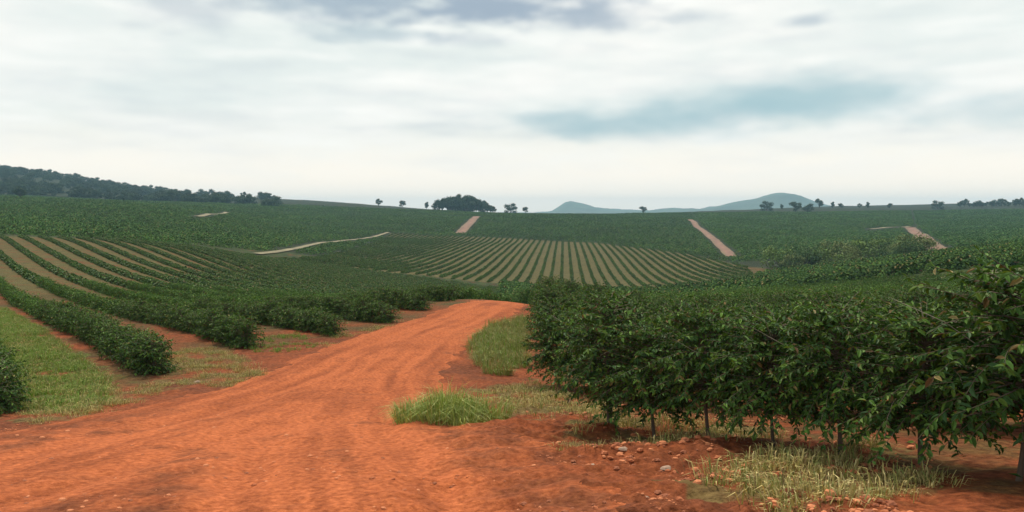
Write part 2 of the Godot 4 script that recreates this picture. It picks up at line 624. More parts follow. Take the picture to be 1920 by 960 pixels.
const SOIL := Color(0.40, 0.112, 0.040)
const SOIL_DARK := Color(0.22, 0.075, 0.034)
const ROAD := Color(0.68, 0.20, 0.072)
const STRAW := Color(0.215, 0.185, 0.066)
const OLIVE := Color(0.125, 0.120, 0.042)
const TURF := Color(0.115, 0.175, 0.030)
const FARGREEN := Color(0.032, 0.052, 0.020)

var turf_area: PackedVector2Array
var litter_areas := []
var bare_area: PackedVector2Array
func ground_color(x: float, z: float) -> Color:
	var n := noise_a.get_noise_2d(x * 0.5 + 50.0, z * 0.5)
	var m := noise_b.get_noise_2d(x * 2.2, z * 2.2 + 90.0)
	var d := -z
	var p := Vector2(x, z)
	if d > 150.0 and Geometry2D.is_point_in_polygon(p, bare_area):
		return OLIVE.lerp(SOIL, clampf(0.12 + n * 0.6, 0, 0.4))
	if d > 230.0 or d < -50.0 or absf(x) > 220.0:
		if Geometry2D.is_point_in_polygon(p, field_striped):
			return OLIVE.lerp(STRAW, clampf(0.55 + n * 0.5 + m * 0.4, 0, 1))
		if Geometry2D.is_point_in_polygon(p, field_left):
			return OLIVE.lerp(SOIL, clampf(0.2 + n * 0.8, 0, 0.7))
		return FARGREEN.lerp(OLIVE, clampf(0.08 + n * 0.3 + m * 0.15, 0.0, 0.3))
	if Geometry2D.is_point_in_polygon(p, field_striped):
		return OLIVE.lerp(STRAW, clampf(0.55 + n * 0.5 + m * 0.4, 0, 1))
	if d > 55.0:
		if Geometry2D.is_point_in_polygon(p, field_left):
			var q := OLIVE.lerp(STRAW, clampf(0.5 + m * 0.8, 0, 1))
			return q.lerp(SOIL * 0.7, clampf(0.05 + n * 1.0, 0.0, 0.6))
		return FARGREEN.lerp(TURF, clampf(0.3 + n * 0.6, 0, 0.6)).lerp(SOIL, clampf(m - 0.2, 0, 0.4))
	p += Vector2(m, n) * 0.9 + Vector2(noise_c.get_noise_2d(x * 3.0, z * 3.0), 0) * 0.4
	# near: bare red soil, darker where loose and damp, litter and dry grass patches
	var c := SOIL.lerp(SOIL_DARK, clampf(0.42 + n * 0.8 + m * 0.55, 0.0, 1.0))
	if Geometry2D.is_point_in_polygon(p, field_left):
		c = c.lerp(OLIVE, clampf(0.3 + n * 0.9 + smoothstep(20.0, 60.0, d) * 0.4, 0.0, 0.9))
	elif Geometry2D.is_point_in_polygon(p, field_block):
		c = c.lerp(DEAD[2] * 0.8, clampf(0.25 + m * 0.9, 0.0, 0.7))
	if d < 40.0:
		if Geometry2D.is_point_in_polygon(p, turf_area):
			c = c.lerp(TURF, clampf(0.75 + m * 1.2 + n * 0.6, 0.0, 0.95))
		else:
			for q in litter_areas:
				if Geometry2D.is_point_in_polygon(p, q):
					c = c.lerp(STRAW, clampf(0.35 + m * 1.3 + n * 0.8, 0.0, 0.7))
	return c

func build_ground() -> void:
	var angles := PackedFloat32Array()
	var a := -PI
	while a < PI - 0.001:
		angles.append(a)
		a += 0.0042 if absf(a) < 0.68 else (0.02 if absf(a) < 0.95 else 0.07)
	angles.append(PI)
	var radii := PackedFloat32Array([0.0])
	var r := 0.8
	while r < 6200.0:
		radii.append(r)
		r *= 1.0 + (0.08 if r < 4.5 else (0.0058 if r < 45.0 else (0.011 if r < 500.0 else (0.03 if r < 2500.0 else 0.12))))
	var na := angles.size()
	var nr := radii.size()
	var v := PackedVector3Array()
	var c := PackedColorArray()
	v.resize(na * nr)
	c.resize(na * nr)
	for i in nr:
		for k in na:
			var x := sin(angles[k]) * radii[i]
			var z := -cos(angles[k]) * radii[i]
			var y := land(x, z)
			if radii[i] < 60.0:
				y += relief(x, z)
				var q := road_at(x, z)
				if q.x > 0.25:
					y -= minf((q.x - 0.25) * 0.5, 0.12)
			v[i * na + k] = Vector3(x, y, z)
			c[i * na + k] = ground_color(x, z)
	obj_grid("ground", v, c, na, nr, soil_material(2.6, 11.0, Color(0.52, 0.48, 0.46))).set_meta("kind", "structure")

func obj_grid(called: String, v: PackedVector3Array, c: PackedColorArray, na: int, nr: int, m: Material) -> MeshInstance3D:
	var ix := PackedInt32Array()
	var norm := PackedVector3Array()
	norm.resize(v.size())
	for i in nr - 1:
		for k in na - 1:
			var o := i * na + k
			ix.append_array(PackedInt32Array([o, o + na, o + na + 1, o, o + na + 1, o + 1]))
	for i in nr:
		for k in na:
			var e := v[i * na + mini(k + 1, na - 1)] - v[i * na + maxi(k - 1, 0)]
			var f := v[mini(i + 1, nr - 1) * na + k] - v[maxi(i - 1, 0) * na + k]
			var n := e.cross(f)
			norm[i * na + k] = (n if n.y > 0 else -n).normalized() if n.length_squared() > 1e-14 else Vector3.UP
	var arr := []
	arr.resize(Mesh.ARRAY_MAX)
	arr[Mesh.ARRAY_VERTEX] = v
	arr[Mesh.ARRAY_NORMAL] = norm
	arr[Mesh.ARRAY_COLOR] = c
	arr[Mesh.ARRAY_INDEX] = ix
	var mesh := ArrayMesh.new()
	mesh.add_surface_from_arrays(Mesh.PRIMITIVE_TRIANGLES, arr)
	mesh.surface_set_material(0, m)
	return obj(called, mesh)

# the road lies in the ground like a shallow tray whose ragged edge the verge overlaps
func build_road() -> void:
	var v := PackedVector3Array()
	var c := PackedColorArray()
	var norm := PackedVector3Array()
	var index := {}
	var ix := PackedInt32Array()
	var rows := []
	var angles := []
	var a := -1.35
	while a < 1.3:
		angles.append(a)
		a += 0.0045 if absf(a) < 0.7 else 0.02
	var r := 2.0
	while r < 62.0:
		rows.append(r)
		r *= 1.0 + (0.04 if r < 4.5 else 0.0062)
	var na := angles.size()
	for i in rows.size():
		for k in na:
			var x: float = sin(angles[k]) * rows[i]
			var z: float = -cos(angles[k]) * rows[i]
			var q := road_at(x, z)
			if q.x < -0.7:
				continue
			var rag := noise_b.get_noise_2d(x * 1.3, z * 1.3) * 0.35 + noise_c.get_noise_2d(x * 4.0, z * 4.0) * 0.14
			var e := q.x + rag
			var bed := land(x, z) + relief(x, z) * 0.55
			bed += noise_c.get_noise_2d(x * 9.0, z * 9.0) * 0.008 + noise_b.get_noise_2d(x * 4.0 + 70.0, z * 4.0) * 0.010
			var y := bed + road_relief(x, z, q.y) + clampf(e * 0.22, -0.13, 0.018)
			index[i * na + k] = v.size()
			v.append(Vector3(x, y, z))
			norm.append(Vector3.UP)
			# packed wheel paths are paler, loose crumbs between and beside them darker
			var n := noise_a.get_noise_2d(x * 0.7, z * 0.7 + 20.0)
			var m := noise_b.get_noise_2d(x * 3.0 - 40.0, z * 3.0)
			var s := noise_c.get_noise_2d(x * 1.2, z * 1.2 - 60.0)
			var streak := noise_a.get_noise_2d(q.y * 3.2 + 100.0, z * 0.22) * 0.9
			var track := exp(-pow((q.y + n * 0.3 - 0.75) / 0.5, 2.0))
			var worn := clampf(0.50 + track * 0.45 + n * 0.3 + m * 0.35 + s * 0.35 + streak * 1.3, 0.0, 1.0)
			var crust := 0.0
			if z > -14.0:
				# near the fork the wheels have swept one pale band along each way and left a crusted wedge between
				var da := line_distance(Vector2(x, z), road_main)
				var db := line_distance(Vector2(x, z), road_left)
				var near := smoothstep(-14.0, -10.5, z)
				worn = clampf(worn + near * (0.55 * exp(-pow(da / 0.85, 2.0)) + 0.3 * exp(-pow(db / 0.9, 2.0)) - 0.12), 0.0, 1.0)
				crust = near * smoothstep(0.8, 1.4, da + n * 0.4) * smoothstep(0.7, 1.3, db + s * 0.4) * clampf(0.5 + m * 1.3, 0.0, 1.0)
			var col := SOIL.lerp(ROAD, worn).lerp(SOIL_DARK, crust * 0.75)
			col = col.lerp(SOIL_DARK, clampf((m + s) * 0.8 - 0.28, 0.0, 0.6))
			c.append(col)
	for i in rows.size() - 1:
		for k in na - 1:
			var o := i * na + k
			if index.has(o) and index.has(o + 1) and index.has(o + na) and index.has(o + na + 1):
				var p0: int = index[o]
				var p1: int = index[o + 1]
				var p2: int = index[o + na]
				var p3: int = index[o + na + 1]
				ix.append_array(PackedInt32Array([p0, p2, p3, p0, p3, p1]))
				var n := (v[p1] - v[p0]).cross(v[p2] - v[p0])
				n = (n if n.y > 0 else -n).normalized()
				norm[p0] = n
	var arr := []
	arr.resize(Mesh.ARRAY_MAX)
	arr[Mesh.ARRAY_VERTEX] = v
	arr[Mesh.ARRAY_NORMAL] = norm
	arr[Mesh.ARRAY_COLOR] = c
	arr[Mesh.ARRAY_INDEX] = ix
	var mesh := ArrayMesh.new()
	mesh.add_surface_from_arrays(Mesh.PRIMITIVE_TRIANGLES, arr)
	mesh.surface_set_material(0, soil_material(1.9, 11.0, Color(0.60, 0.54, 0.50)))
	obj("dirt_road", mesh).set_meta("kind", "structure")

var far_tracks := []          # [polyline, half width, clear in front]
func far_track(called: String, list: Array, half: float, clear: float, col: Color, lift: float = 0.25) -> void:
	var pts := spots2(list)
	var line := PackedVector2Array()
	for i in pts.size() - 1:
		var n := maxi(2, int(pts[i].distance_to(pts[i + 1]) / 2.5))
		for k in n:
			line.append(pts[i].lerp(pts[i + 1], float(k) / n))
	line.append(pts[pts.size() - 1])
	far_tracks.append([pts, half, clear])
	var b := Buf.new()
	for i in line.size() - 1:
		var t0 := (line[mini(i + 1, line.size() - 1)] - line[maxi(i - 1, 0)]).normalized()
		var t1 := (line[mini(i + 2, line.size() - 1)] - line[i]).normalized()
		var s0 := Vector2(-t0.y, t0.x)
		var s1 := Vector2(-t1.y, t1.x)
		for k in 6:
			var w0 := half * (1.0 + 0.2 * noise_a.get_noise_1d(i * 3.0))
			var w1 := half * (1.0 + 0.2 * noise_a.get_noise_1d(i * 3.0 + 3.0))
			var f0 := k / 3.0 - 1.0
			var f1 := (k + 1) / 3.0 - 1.0
			var q := [line[i] + s0 * w0 * f0, line[i] + s0 * w0 * f1, line[i + 1] + s1 * w1 * f0, line[i + 1] + s1 * w1 * f1]
			var p := []
			for e in q:
				p.append(Vector3(e.x, land(e.x, e.y) + lift, e.y))
			var cc := col.lerp(OLIVE * 0.7, clampf((absf(f0 + f1) * 0.5 - 0.45 + noise_c.get_noise_2d(q[0].x * 0.5, q[0].y * 0.5)) * 1.2, 0.0, 0.85)) * (1.0 + 0.6 * noise_b.get_noise_2d(q[0].x * 0.35, q[0].y * 0.35))
			b.tri_n(p[0], p[2], p[3], Vector3.UP, Vector3.UP, Vector3.UP, cc)
			b.tri_n(p[0], p[3], p[1], Vector3.UP, Vector3.UP, Vector3.UP, cc)
	obj(called, b.mesh(plain(0.95))).set_meta("kind", "structure")

func on_far_track(p: Vector2) -> bool:
	for t in far_tracks:
		if line_distance(p, t[0]) < t[1] + 2.0:
			return true
		if t[2] > 0.0:
			# nothing tall close in front of a track that lies across the view
			var toward := p.normalized()
			for k in 4:
				if line_distance(p + toward * t[2] * (k + 1) / 4.0, t[0]) < t[2] / 6.0:
					return true
	return false

# ---------------------------------------------------------------- rows of crops
# returns [position (x, z), row number, place in the row]
func rows_in(poly: PackedVector2Array, dir: Vector2, spacing: float, step: float, origin: Vector2, jitter: float, edge: float = 0.92) -> Array:
	var nrm := Vector2(-dir.y, dir.x)
	if nrm.y > 0:
		nrm = -nrm
	var lo := Vector2(1e9, 1e9)
	var hi := -lo
	for p in poly:
		var q := Vector2((p - origin).dot(dir), (p - origin).dot(nrm))
		lo = lo.min(q)
		hi = hi.max(q)
	var out := []
	for k in range(int(ceil(lo.y / spacing)), int(floor(hi.y / spacing)) + 1):
		var t := lo.x
		var place := 0
		while t < hi.x:
			var p := origin + nrm * (k * spacing + rng.randf_range(-jitter, jitter)) + dir * (t + rng.randf_range(-jitter, jitter))
			t += step
			if p.y > -1.0 or absf(p.x / -p.y) > edge:
				continue
			if Geometry2D.is_point_in_polygon(p, poly):
				out.append([p, k, place])
				place += 1
	return out

func surface_y(x: float, z: float) -> float:
	var q := road_at(x, z)
	if q.x > 0.15:
		return land(x, z) + relief(x, z) * 0.55 + road_relief(x, z, q.y) + 0.012
	return ground_y(x, z)

func placed(p: Vector2, sink: float, turn: float, s: Vector3) -> Transform3D:
	return Transform3D(Basis(Vector3.UP, turn).scaled_local(s), Vector3(p.x, surface_y(p.x, p.y) - sink, p.y))

const ORDINAL := ["first", "second", "third", "fourth", "fifth", "sixth", "seventh", "eighth", "ninth", "tenth", "eleventh", "twelfth"]

func _ready() -> void:
	rng.seed = 77
	noise_a.seed = 21
	noise_a.frequency = 0.5
	noise_a.fractal_octaves = 4
	noise_b.seed = 22
	noise_b.frequency = 0.5
	noise_b.fractal_octaves = 3
	noise_c.seed = 23
	noise_c.frequency = 0.6
	noise_c.fractal_octaves = 3

	# ---- camera, sky, sun, exposure
	var cam := Camera3D.new()
	cam.name = "camera"
	cam.position = EYE
	cam.basis = cam_basis
	cam.fov = rad_to_deg(2.0 * atan(480.0 / FOCAL))
	cam.near = 0.1
	cam.far = 40000.0
	add_child(cam)
	cam.current = true
	var env := Environment.new()
	env.background_mode = Environment.BG_SKY
	var sky := Sky.new()
	var pano := PanoramaSkyMaterial.new()
	pano.panorama = make_sky()
	sky.sky_material = pano
	env.sky = sky
	env.tonemap_mode = Environment.TONE_MAPPER_LINEAR
	env.tonemap_exposure = 1.25
	env.fog_enabled = true
	env.fog_density = 0.00016
	env.fog_light_color = Color(0.70, 0.89, 1.0)
	env.sdfgi_enabled = true
	env.ssao_enabled = true
	env.ssil_enabled = true
	var we := WorldEnvironment.new()
	we.name = "world"
	we.environment = env
	add_child(we)
	var sun := DirectionalLight3D.new()
	sun.name = "sun"
	sun.light_energy = 1.0
	sun.light_color = Color(1.0, 0.95, 0.87)
	sun.light_angular_distance = 9.0
	sun.shadow_enabled = true
	sun.rotation = Vector3(deg_to_rad(-58), deg_to_rad(192), 0)
	add_child(sun)
	print("sky done ", Time.get_ticks_msec())

	bake_terrain()
	# ---- the lie of the road and the fields
	var way := PackedVector2Array([Vector2(2.2, -62), Vector2(0.55, -48), Vector2(-0.5, -40), Vector2(-1.85, -31)])
	way.append_array(spots2([[762, 638], [675, 695], [625, 770], [615, 850], [650, 975], [720, 1250]]))
	road_main = smooth_line(way, 3)
	road_left = smooth_line(spots2([[762, 638], [675, 695], [545, 750], [330, 815], [60, 890], [-400, 985]]), 3)
	var row_dir := Vector2(-0.588, -0.809)
	field_left = spots2([[-260, 437], [0, 443], [300, 457], [470, 480], [600, 497], [800, 522]])
	field_left.append_array(PackedVector2Array([Vector2(-2, -175), Vector2(1.5, -110), Vector2(0.9, -70), Vector2(-0.5, -47)]))
	field_left.append_array(spots2([[900, 573], [775, 605], [620, 634], [440, 655], [300, 706], [60, 775], [-300, 800]]))
	field_striped = spots2([[520, 487, 120], [735, 437, 120], [960, 447, 120], [1130, 456, 120], [1300, 478, 120], [1400, 500, 120], [1425, 527, 120], [1110, 546, 120], [940, 532, 120], [800, 517, 120]])
	field_block = PackedVector2Array([Vector2(1.2, -10.4), Vector2(0.9, -13.5), Vector2(0.7, -17.6), Vector2(0.9, -25.0), Vector2(1.5, -43.0), Vector2(1.2, -62.0), Vector2(-1.0, -98.0), Vector2(22, -100), Vector2(46, -95), Vector2(56, -92), Vector2(68, -86), Vector2(70, -40), Vector2(20, -4), Vector2(6.2, -2.5), Vector2(4.2, -5.4)])
	print("terrain ", Time.get_ticks_msec(), " striped ", field_striped, " left ", field_left)
	turf_area = spots2([[-200, 560], [10, 578], [70, 612], [140, 665], [205, 715], [200, 760], [120, 775], [40, 770], [-200, 770]])
	bare_area = spots2([[1395, 500, 120], [1465, 503, 120], [1462, 530, 120], [1400, 530, 120]])
	litter_areas = [spots2([[40, 740], [190, 705], [240, 745], [250, 785], [150, 800], [50, 790]]), spots2([[318, 660], [400, 650], [480, 680], [500, 705], [420, 728], [320, 720], [250, 760], [235, 735], [300, 715]]), spots2([[1290, 900], [1430, 850], [1640, 838], [1800, 870], [1820, 900], [1640, 935], [1500, 975], [1340, 960]]), spots2([[1080, 800], [1180, 785], [1460, 800], [1460, 838], [1300, 838], [1090, 830]]), spots2([[900, 730], [1000, 715], [1150, 765], [1180, 795], [1060, 790], [960, 770]])]
	build_ground()
	build_road()
	print("ground done ", Time.get_ticks_msec())

	var pale := Color(0.20, 0.165, 0.09)
	var red := Color(0.185, 0.088, 0.056)
	far_track("far_track", [[862, 438, 120], [880, 420, 120], [894, 406, 120]], 3.0, 0.0, red)
	far_track("far_track", [[1372, 482, 120], [1340, 450, 120], [1294, 412, 120]], 2.2, 0.0, red)
	far_track("far_track", [[1760, 470, 120], [1728, 442, 120], [1706, 427, 120]], 3.4, 7.0, red)
	far_track("far_track", [[1706, 425, 120], [1630, 430, 120]], 2.0, 20.0, pale)
	far_track("far_track", [[480, 477, 120], [600, 456, 120], [728, 436, 120]], 1.1, 14.0, pale)
	far_track("far_track", [[368, 406, 120], [425, 398, 120]], 1.6, 20.0, pale)
	far_track("field_track", [[1200, 547, 60], [1500, 540, 60], [1690, 533, 60], [1840, 514, 60], [1930, 504, 60]], 1.8, 0.0, pale, 0.06)

	build_hills()
	build_coffee(row_dir)
	print("coffee ", Time.get_ticks_msec())
	build_fields()
	print("fields ", Time.get_ticks_msec())
	build_trees()
	build_verges()
	print("all ", Time.get_ticks_msec())

func build_hills() -> void:
	var v := PackedVector3Array()
	var c := PackedColorArray()
	var nx := 160
	var nz := 24
	# humps: sight column, height in pixels over the horizon, half width in pixels, depth
	var humps := [[1062, 12, 22, 4700], [1085, 10, 26, 4600], [1125, 7, 45, 4700], [1478, 25, 40, 4300], [1428, 18, 40, 4250], [1380, 11, 40, 4400], [1310, 8, 60, 4400], [1250, 5, 50, 4500], [1540, 12, 50, 4300], [1180, 5, 60, 5000], [1000, 3, 60, 5000], [1700, 8, 140, 4700]]
	for i in nz:
		for k in nx:
			var d := lerpf(3600.0, 5400.0, float(i) / (nz - 1))
			var px := lerpf(300.0, 2100.0, float(k) / (nx - 1))
			var x := (px - 960.0) / FOCAL * d
			var y := -32.0
			for q in humps:
				var s: float = (px - q[0]) / q[2]
				var e: float = (d - q[3]) / 380.0
				y += q[1] / FOCAL * q[3] * exp(-s * s * 0.7 - e * e * 0.7) * 1.12
			y += noise_a.get_noise_2d(x * 0.01, d * 0.008) * 16.0
			v.append(Vector3(x, y + 26.0, -d))
			c.append(Color(0.06, 0.085, 0.05) * (1.0 + 0.5 * noise_b.get_noise_2d(x * 0.01, d * 0.01)))
	obj_grid("hills", v, c, nx, nz, plain(0.95)).set_meta("kind", "structure")

func count_word(n: int) -> String:
	return ORDINAL[n] if n < 12 else "%d%s" % [n + 1, "st" if (n + 1) % 10 == 1 else ("nd" if (n + 1) % 10 == 2 else ("rd" if (n + 1) % 10 == 3 else "th"))]

# which bush of its row each one is, counted from the end at the road
func places_from_road(list: Array, dir: Vector2, sense: float) -> Dictionary:
	var by_row := {}
	for e in list:
		if road_at(e[0].x, e[0].y).x > -0.55:
			continue
		if not by_row.has(e[1]):
			by_row[e[1]] = []
		by_row[e[1]].append(e)
	var out := {}
	for k in by_row:
		by_row[k].sort_custom(func(p, q): return p[0].dot(dir) * sense < q[0].dot(dir) * sense)
		for i in by_row[k].size():
			out[by_row[k][i]] = i
	return out

func build_coffee(row_dir: Vector2) -> void:
	var leafy := leaf_material(0.62, 0.5)
	var bark := plain(0.9)
	var tall := []
	var low := []
	for k in 5:
		var a := coffee(100 + k, 1.36 + 0.05 * k, 0.78, 0.46, 185, 0.076, 0.033, true, true)
		tall.append([a[0].mesh(bark), a[1].mesh(leafy)])
		var b := coffee(200 + k, 0.68 + 0.04 * k, 0.50, 0.07, 100, 0.078, 0.036, true, true)
		low.append([b[0].mesh(bark), b[1].mesh(leafy)])
	var tall_mid := []
	var low_mid := []
	var low_far := []
	for k in 3:
		tall_mid.append(coffee(300 + k, 1.42, 0.80, 0.2, 80, 0.15, 0.09, false, false)[1].mesh(leafy))
		low_mid.append(coffee(400 + k, 0.64, 0.46, 0.05, 50, 0.13, 0.08, false, false)[1].mesh(leafy))
		low_far.append(far_bush(500 + k, 0.46, 0.6, 60, 0.26).mesh(leafy))

	# --- right of the road: rows run from the road towards the viewer's right
	var here := rows_in(field_block, row_dir, 3.2, 0.82, Vector2(1.86, -9.45), 0.06)
	here.sort_custom(func(p, q): return p[0].length_squared() < q[0].length_squared())
	var rest := [[], [], []]
	var tint := [PackedColorArray(), PackedColorArray(), PackedColorArray()]
	var made := 0
	var seat := places_from_road(here, row_dir, -1.0)
	for e in here:
		var p: Vector2 = e[0]
		var row: int = e[1]
		if row < 0 or road_at(p.x, p.y).x > -0.55:
			continue
		var s := rng.randf_range(0.9, 1.08)
		var turn := rng.randf() * TAU
		if made < 150 and p.length() < 45.0 and absf(p.x / p.y) < 0.72:
			made += 1
			var m: Array = tall[rng.randi() % 5]
			var t := thing("coffee_bush", Vector3(p.x, ground_y(p.x, p.y) - 0.02, p.y), turn)
			if row == 0:
				s *= lerpf(1.0, 1.2, smoothstep(2.9, 4.4, p.x))
			t.scale = Vector3(s, s * rng.randf_range(0.94, 1.06), s)
			obj("trunk", m[0], t)
			obj("crown", m[1], t)
			var nth: String = count_word(seat[e])
			if row == 0:
				tag(t, "tall bare-stemmed coffee bush, %s from the road end of the front row" % nth, "coffee bush", "coffee bushes of the front row on the bank")
			else:
				tag(t, "tall coffee bush, %s from the road end of the %s row behind the front" % [nth, ORDINAL[mini(row - 1, 11)]], "coffee bush", "coffee bushes of the %s row behind the bank row" % ORDINAL[mini(row - 1, 11)])
		else:
			var i := rng.randi() % 3
			rest[i].append(placed(p, 0.02, turn, Vector3(s, s, s)))
			tint[i].append(Color(1, 1, 1) * rng.randf_range(0.85, 1.15))
	var holder := thing("coffee_block", Vector3.ZERO)
	tag(holder, "dense dark coffee block right of the red road, behind its bank rows", "coffee plantation", "", "stuff")
	for i in 3:
		scatter("bushes", tall_mid[i], rest[i], tint[i], holder).set_meta("kind", "stuff")

	# --- left of the road: low rows that run away to the left and up the far side of the dip
	var start := spot(285, 697)
	here = rows_in(field_left, row_dir, 3.2, 0.62, Vector2(start.x, start.z), 0.06, 0.80)
	here.sort_custom(func(p, q): return p[0].length_squared() < q[0].length_squared())
	rest = [[], [], [], [], [], []]
	tint = [PackedColorArray(), PackedColorArray(), PackedColorArray(), PackedColorArray(), PackedColorArray(), PackedColorArray()]
	made = 0
	seat = places_from_road(here, row_dir, 1.0)
	for e in here:
		var p: Vector2 = e[0]
		var row: int = e[1]
		if road_at(p.x, p.y).x > -0.55:
			continue
		var s := rng.randf_range(0.86, 1.12)
		var turn := rng.randf() * TAU
		if made < 150 and p.length() < 60.0 and absf(p.x / p.y) < 0.68:
			made += 1
			var m: Array = low[rng.randi() % 5]
			var t := thing("coffee_bush", Vector3(p.x, ground_y(p.x, p.y) - 0.02, p.y), turn)
			t.scale = Vector3(s, s * rng.randf_range(0.92, 1.05), s)
			obj("trunk", m[0], t)
			obj("crown", m[1], t)
			var nth: String = count_word(seat[e])
			if row < 0:
				tag(t, "low rounded coffee bush, %s from the road end, before the green grass strip" % nth, "coffee bush", "coffee bushes on the road side of the grass strip")
			else:
				tag(t, "low coffee bush, %s from the road end of the %s hedgerow past the grass" % [nth, ORDINAL[mini(row, 11)]], "coffee bush", "coffee bushes of the %s hedgerow beyond the grass strip" % ORDINAL[mini(row, 11)])
		else:
			var i := rng.randi() % 3 + (0 if p.length() < 75.0 else 3)
			rest[i].append(placed(p, 0.03, turn, Vector3(s, s, s)))
			tint[i].append(Color(1, 1, 1) * rng.randf_range(0.85, 1.15))
	holder = thing("coffee_rows", Vector3.ZERO)
	tag(holder, "long low coffee rows curving over the slope left of the red road", "coffee rows", "", "stuff")
	for i in 6:
		if rest[i].size():
			scatter("bushes", low_mid[i] if i < 3 else low_far[i - 3], rest[i], tint[i], holder).set_meta("kind", "stuff")

func field(called: String, label: String, category: String, poly: PackedVector2Array, dir: Vector2, spacing: float, step: float, meshes: Array, size: Vector3, avoid: Array, shade: Color) -> void:
	var places := [[], []]
	var tints := [PackedColorArray(), PackedColorArray()]
	for e in rows_in(poly, dir.normalized(), spacing, step, poly[0], step * 0.16, 0.80):
		var p: Vector2 = e[0]
		var skip := on_far_track(p) or rng.randf() < 0.05
		for q in avoid:
			skip = skip or Geometry2D.is_point_in_polygon(p, q)
		if skip:
			continue
		var i := rng.randi() % 2
		var s := rng.randf_range(0.8, 1.15)
		var patch := 1.0 + 0.4 * noise_a.get_noise_2d(p.x * 0.05, p.y * 0.05)
		places[i].append(Transform3D(Basis(Vector3.UP, rng.randf() * TAU).scaled_local(size * s), Vector3(p.x, land(p.x, p.y) - 0.15, p.y)))
		tints[i].append(shade * patch * rng.randf_range(0.85, 1.15))
	var holder := thing(called, Vector3.ZERO)
	tag(holder, label, category, "", "stuff")
	for i in 2:
		if places[i].size():
			scatter("bushes", meshes[i], places[i], tints[i], holder).set_meta("kind", "stuff")

func build_fields() -> void:
	var leafy := leaf_material(0.8, 0.4)
	var mid := [far_bush(601, 0.56, 0.85, 60, 0.32).mesh(leafy), far_bush(602, 0.56, 0.85, 60, 0.32).mesh(leafy)]
	var far := [far_bush(611, 1.0, 1.0, 70, 0.34).mesh(leafy), far_bush(612, 1.0, 1.0, 70, 0.34).mesh(leafy)]
	field("striped_coffee_field", "striped field of dark coffee rows over straw-coloured grass across the valley", "coffee field", field_striped, Vector2(0.065, -1.0), 3.0, 0.9, mid, Vector3(0.95, 0.95, 0.95), [], Color(0.9, 0.9, 0.85))
	# the next block beyond the pale field track
	field("coffee_field", "dark green coffee block beyond the pale track behind the right-hand bushes", "coffee field", PackedVector2Array([at_depth(935, 104), at_depth(1120, 108), at_depth(1500, 112), at_depth(1800, 106), at_depth(2150, 98), at_depth(2150, 215), at_depth(1800, 200), at_depth(1500, 214), at_depth(1435, 204), at_depth(1150, 180), at_depth(940, 190)]), Vector2(1.0, -0.35), 3.2, 1.0, mid, Vector3(1.7, 1.8, 1.7), [field_striped], Color(1, 1, 1))
	var avoid := [field_striped, field_left]
	field("coffee_field", "dark green coffee slope rising to the wooded hill on the left skyline", "coffee field", PackedVector2Array([at_depth(-260, 172), at_depth(300, 185), at_depth(600, 240), at_depth(720, 420), at_depth(600, 860), at_depth(300, 800), at_depth(-260, 740)]), Vector2(1.0, -0.12), 4.2, 2.6, far, Vector3(1.7, 1.5, 1.7), avoid, Color(1, 1.05, 1))
	field("coffee_field", "dark coffee slope below the round grove, left of its red track", "coffee field", PackedVector2Array([at_depth(722, 420), at_depth(870, 400), at_depth(894, 860), at_depth(602, 860)]), Vector2(1.0, -0.2), 4.2, 2.6, far, Vector3(1.7, 1.45, 1.7), avoid, Color(0.95, 1, 0.98))
	field("coffee_field", "wide dark coffee slope between the two red tracks above the striped field", "coffee field", PackedVector2Array([at_depth(870, 400), at_depth(1130, 370), at_depth(1372, 270), at_depth(1294, 900), at_depth(894, 880)]), Vector2(1.0, 0.1), 4.2, 2.6, far, Vector3(1.7, 1.45, 1.7), avoid, Color(0.9, 0.95, 1.0))
	field("coffee_field", "green coffee slope between the red tracks above the scrub", "coffee field", PackedVector2Array([at_depth(1376, 270), at_depth(1500, 270), at_depth(1740, 270), at_depth(1706, 900), at_depth(1298, 900)]), Vector2(1.0, 0.05), 4.2, 2.6, far, Vector3(1.7, 1.45, 1.7), avoid, Color(0.95, 1.05, 0.95))
	field("coffee_field", "dark coffee slope right of the bent red track", "coffee field", PackedVector2Array([at_depth(1750, 240), at_depth(2150, 240), at_depth(2150, 900), at_depth(1712, 900)]), Vector2(1.0, -0.1), 4.2, 2.6, far, Vector3(1.7, 1.5, 1.7), avoid, Color(0.85, 1.0, 1.0))

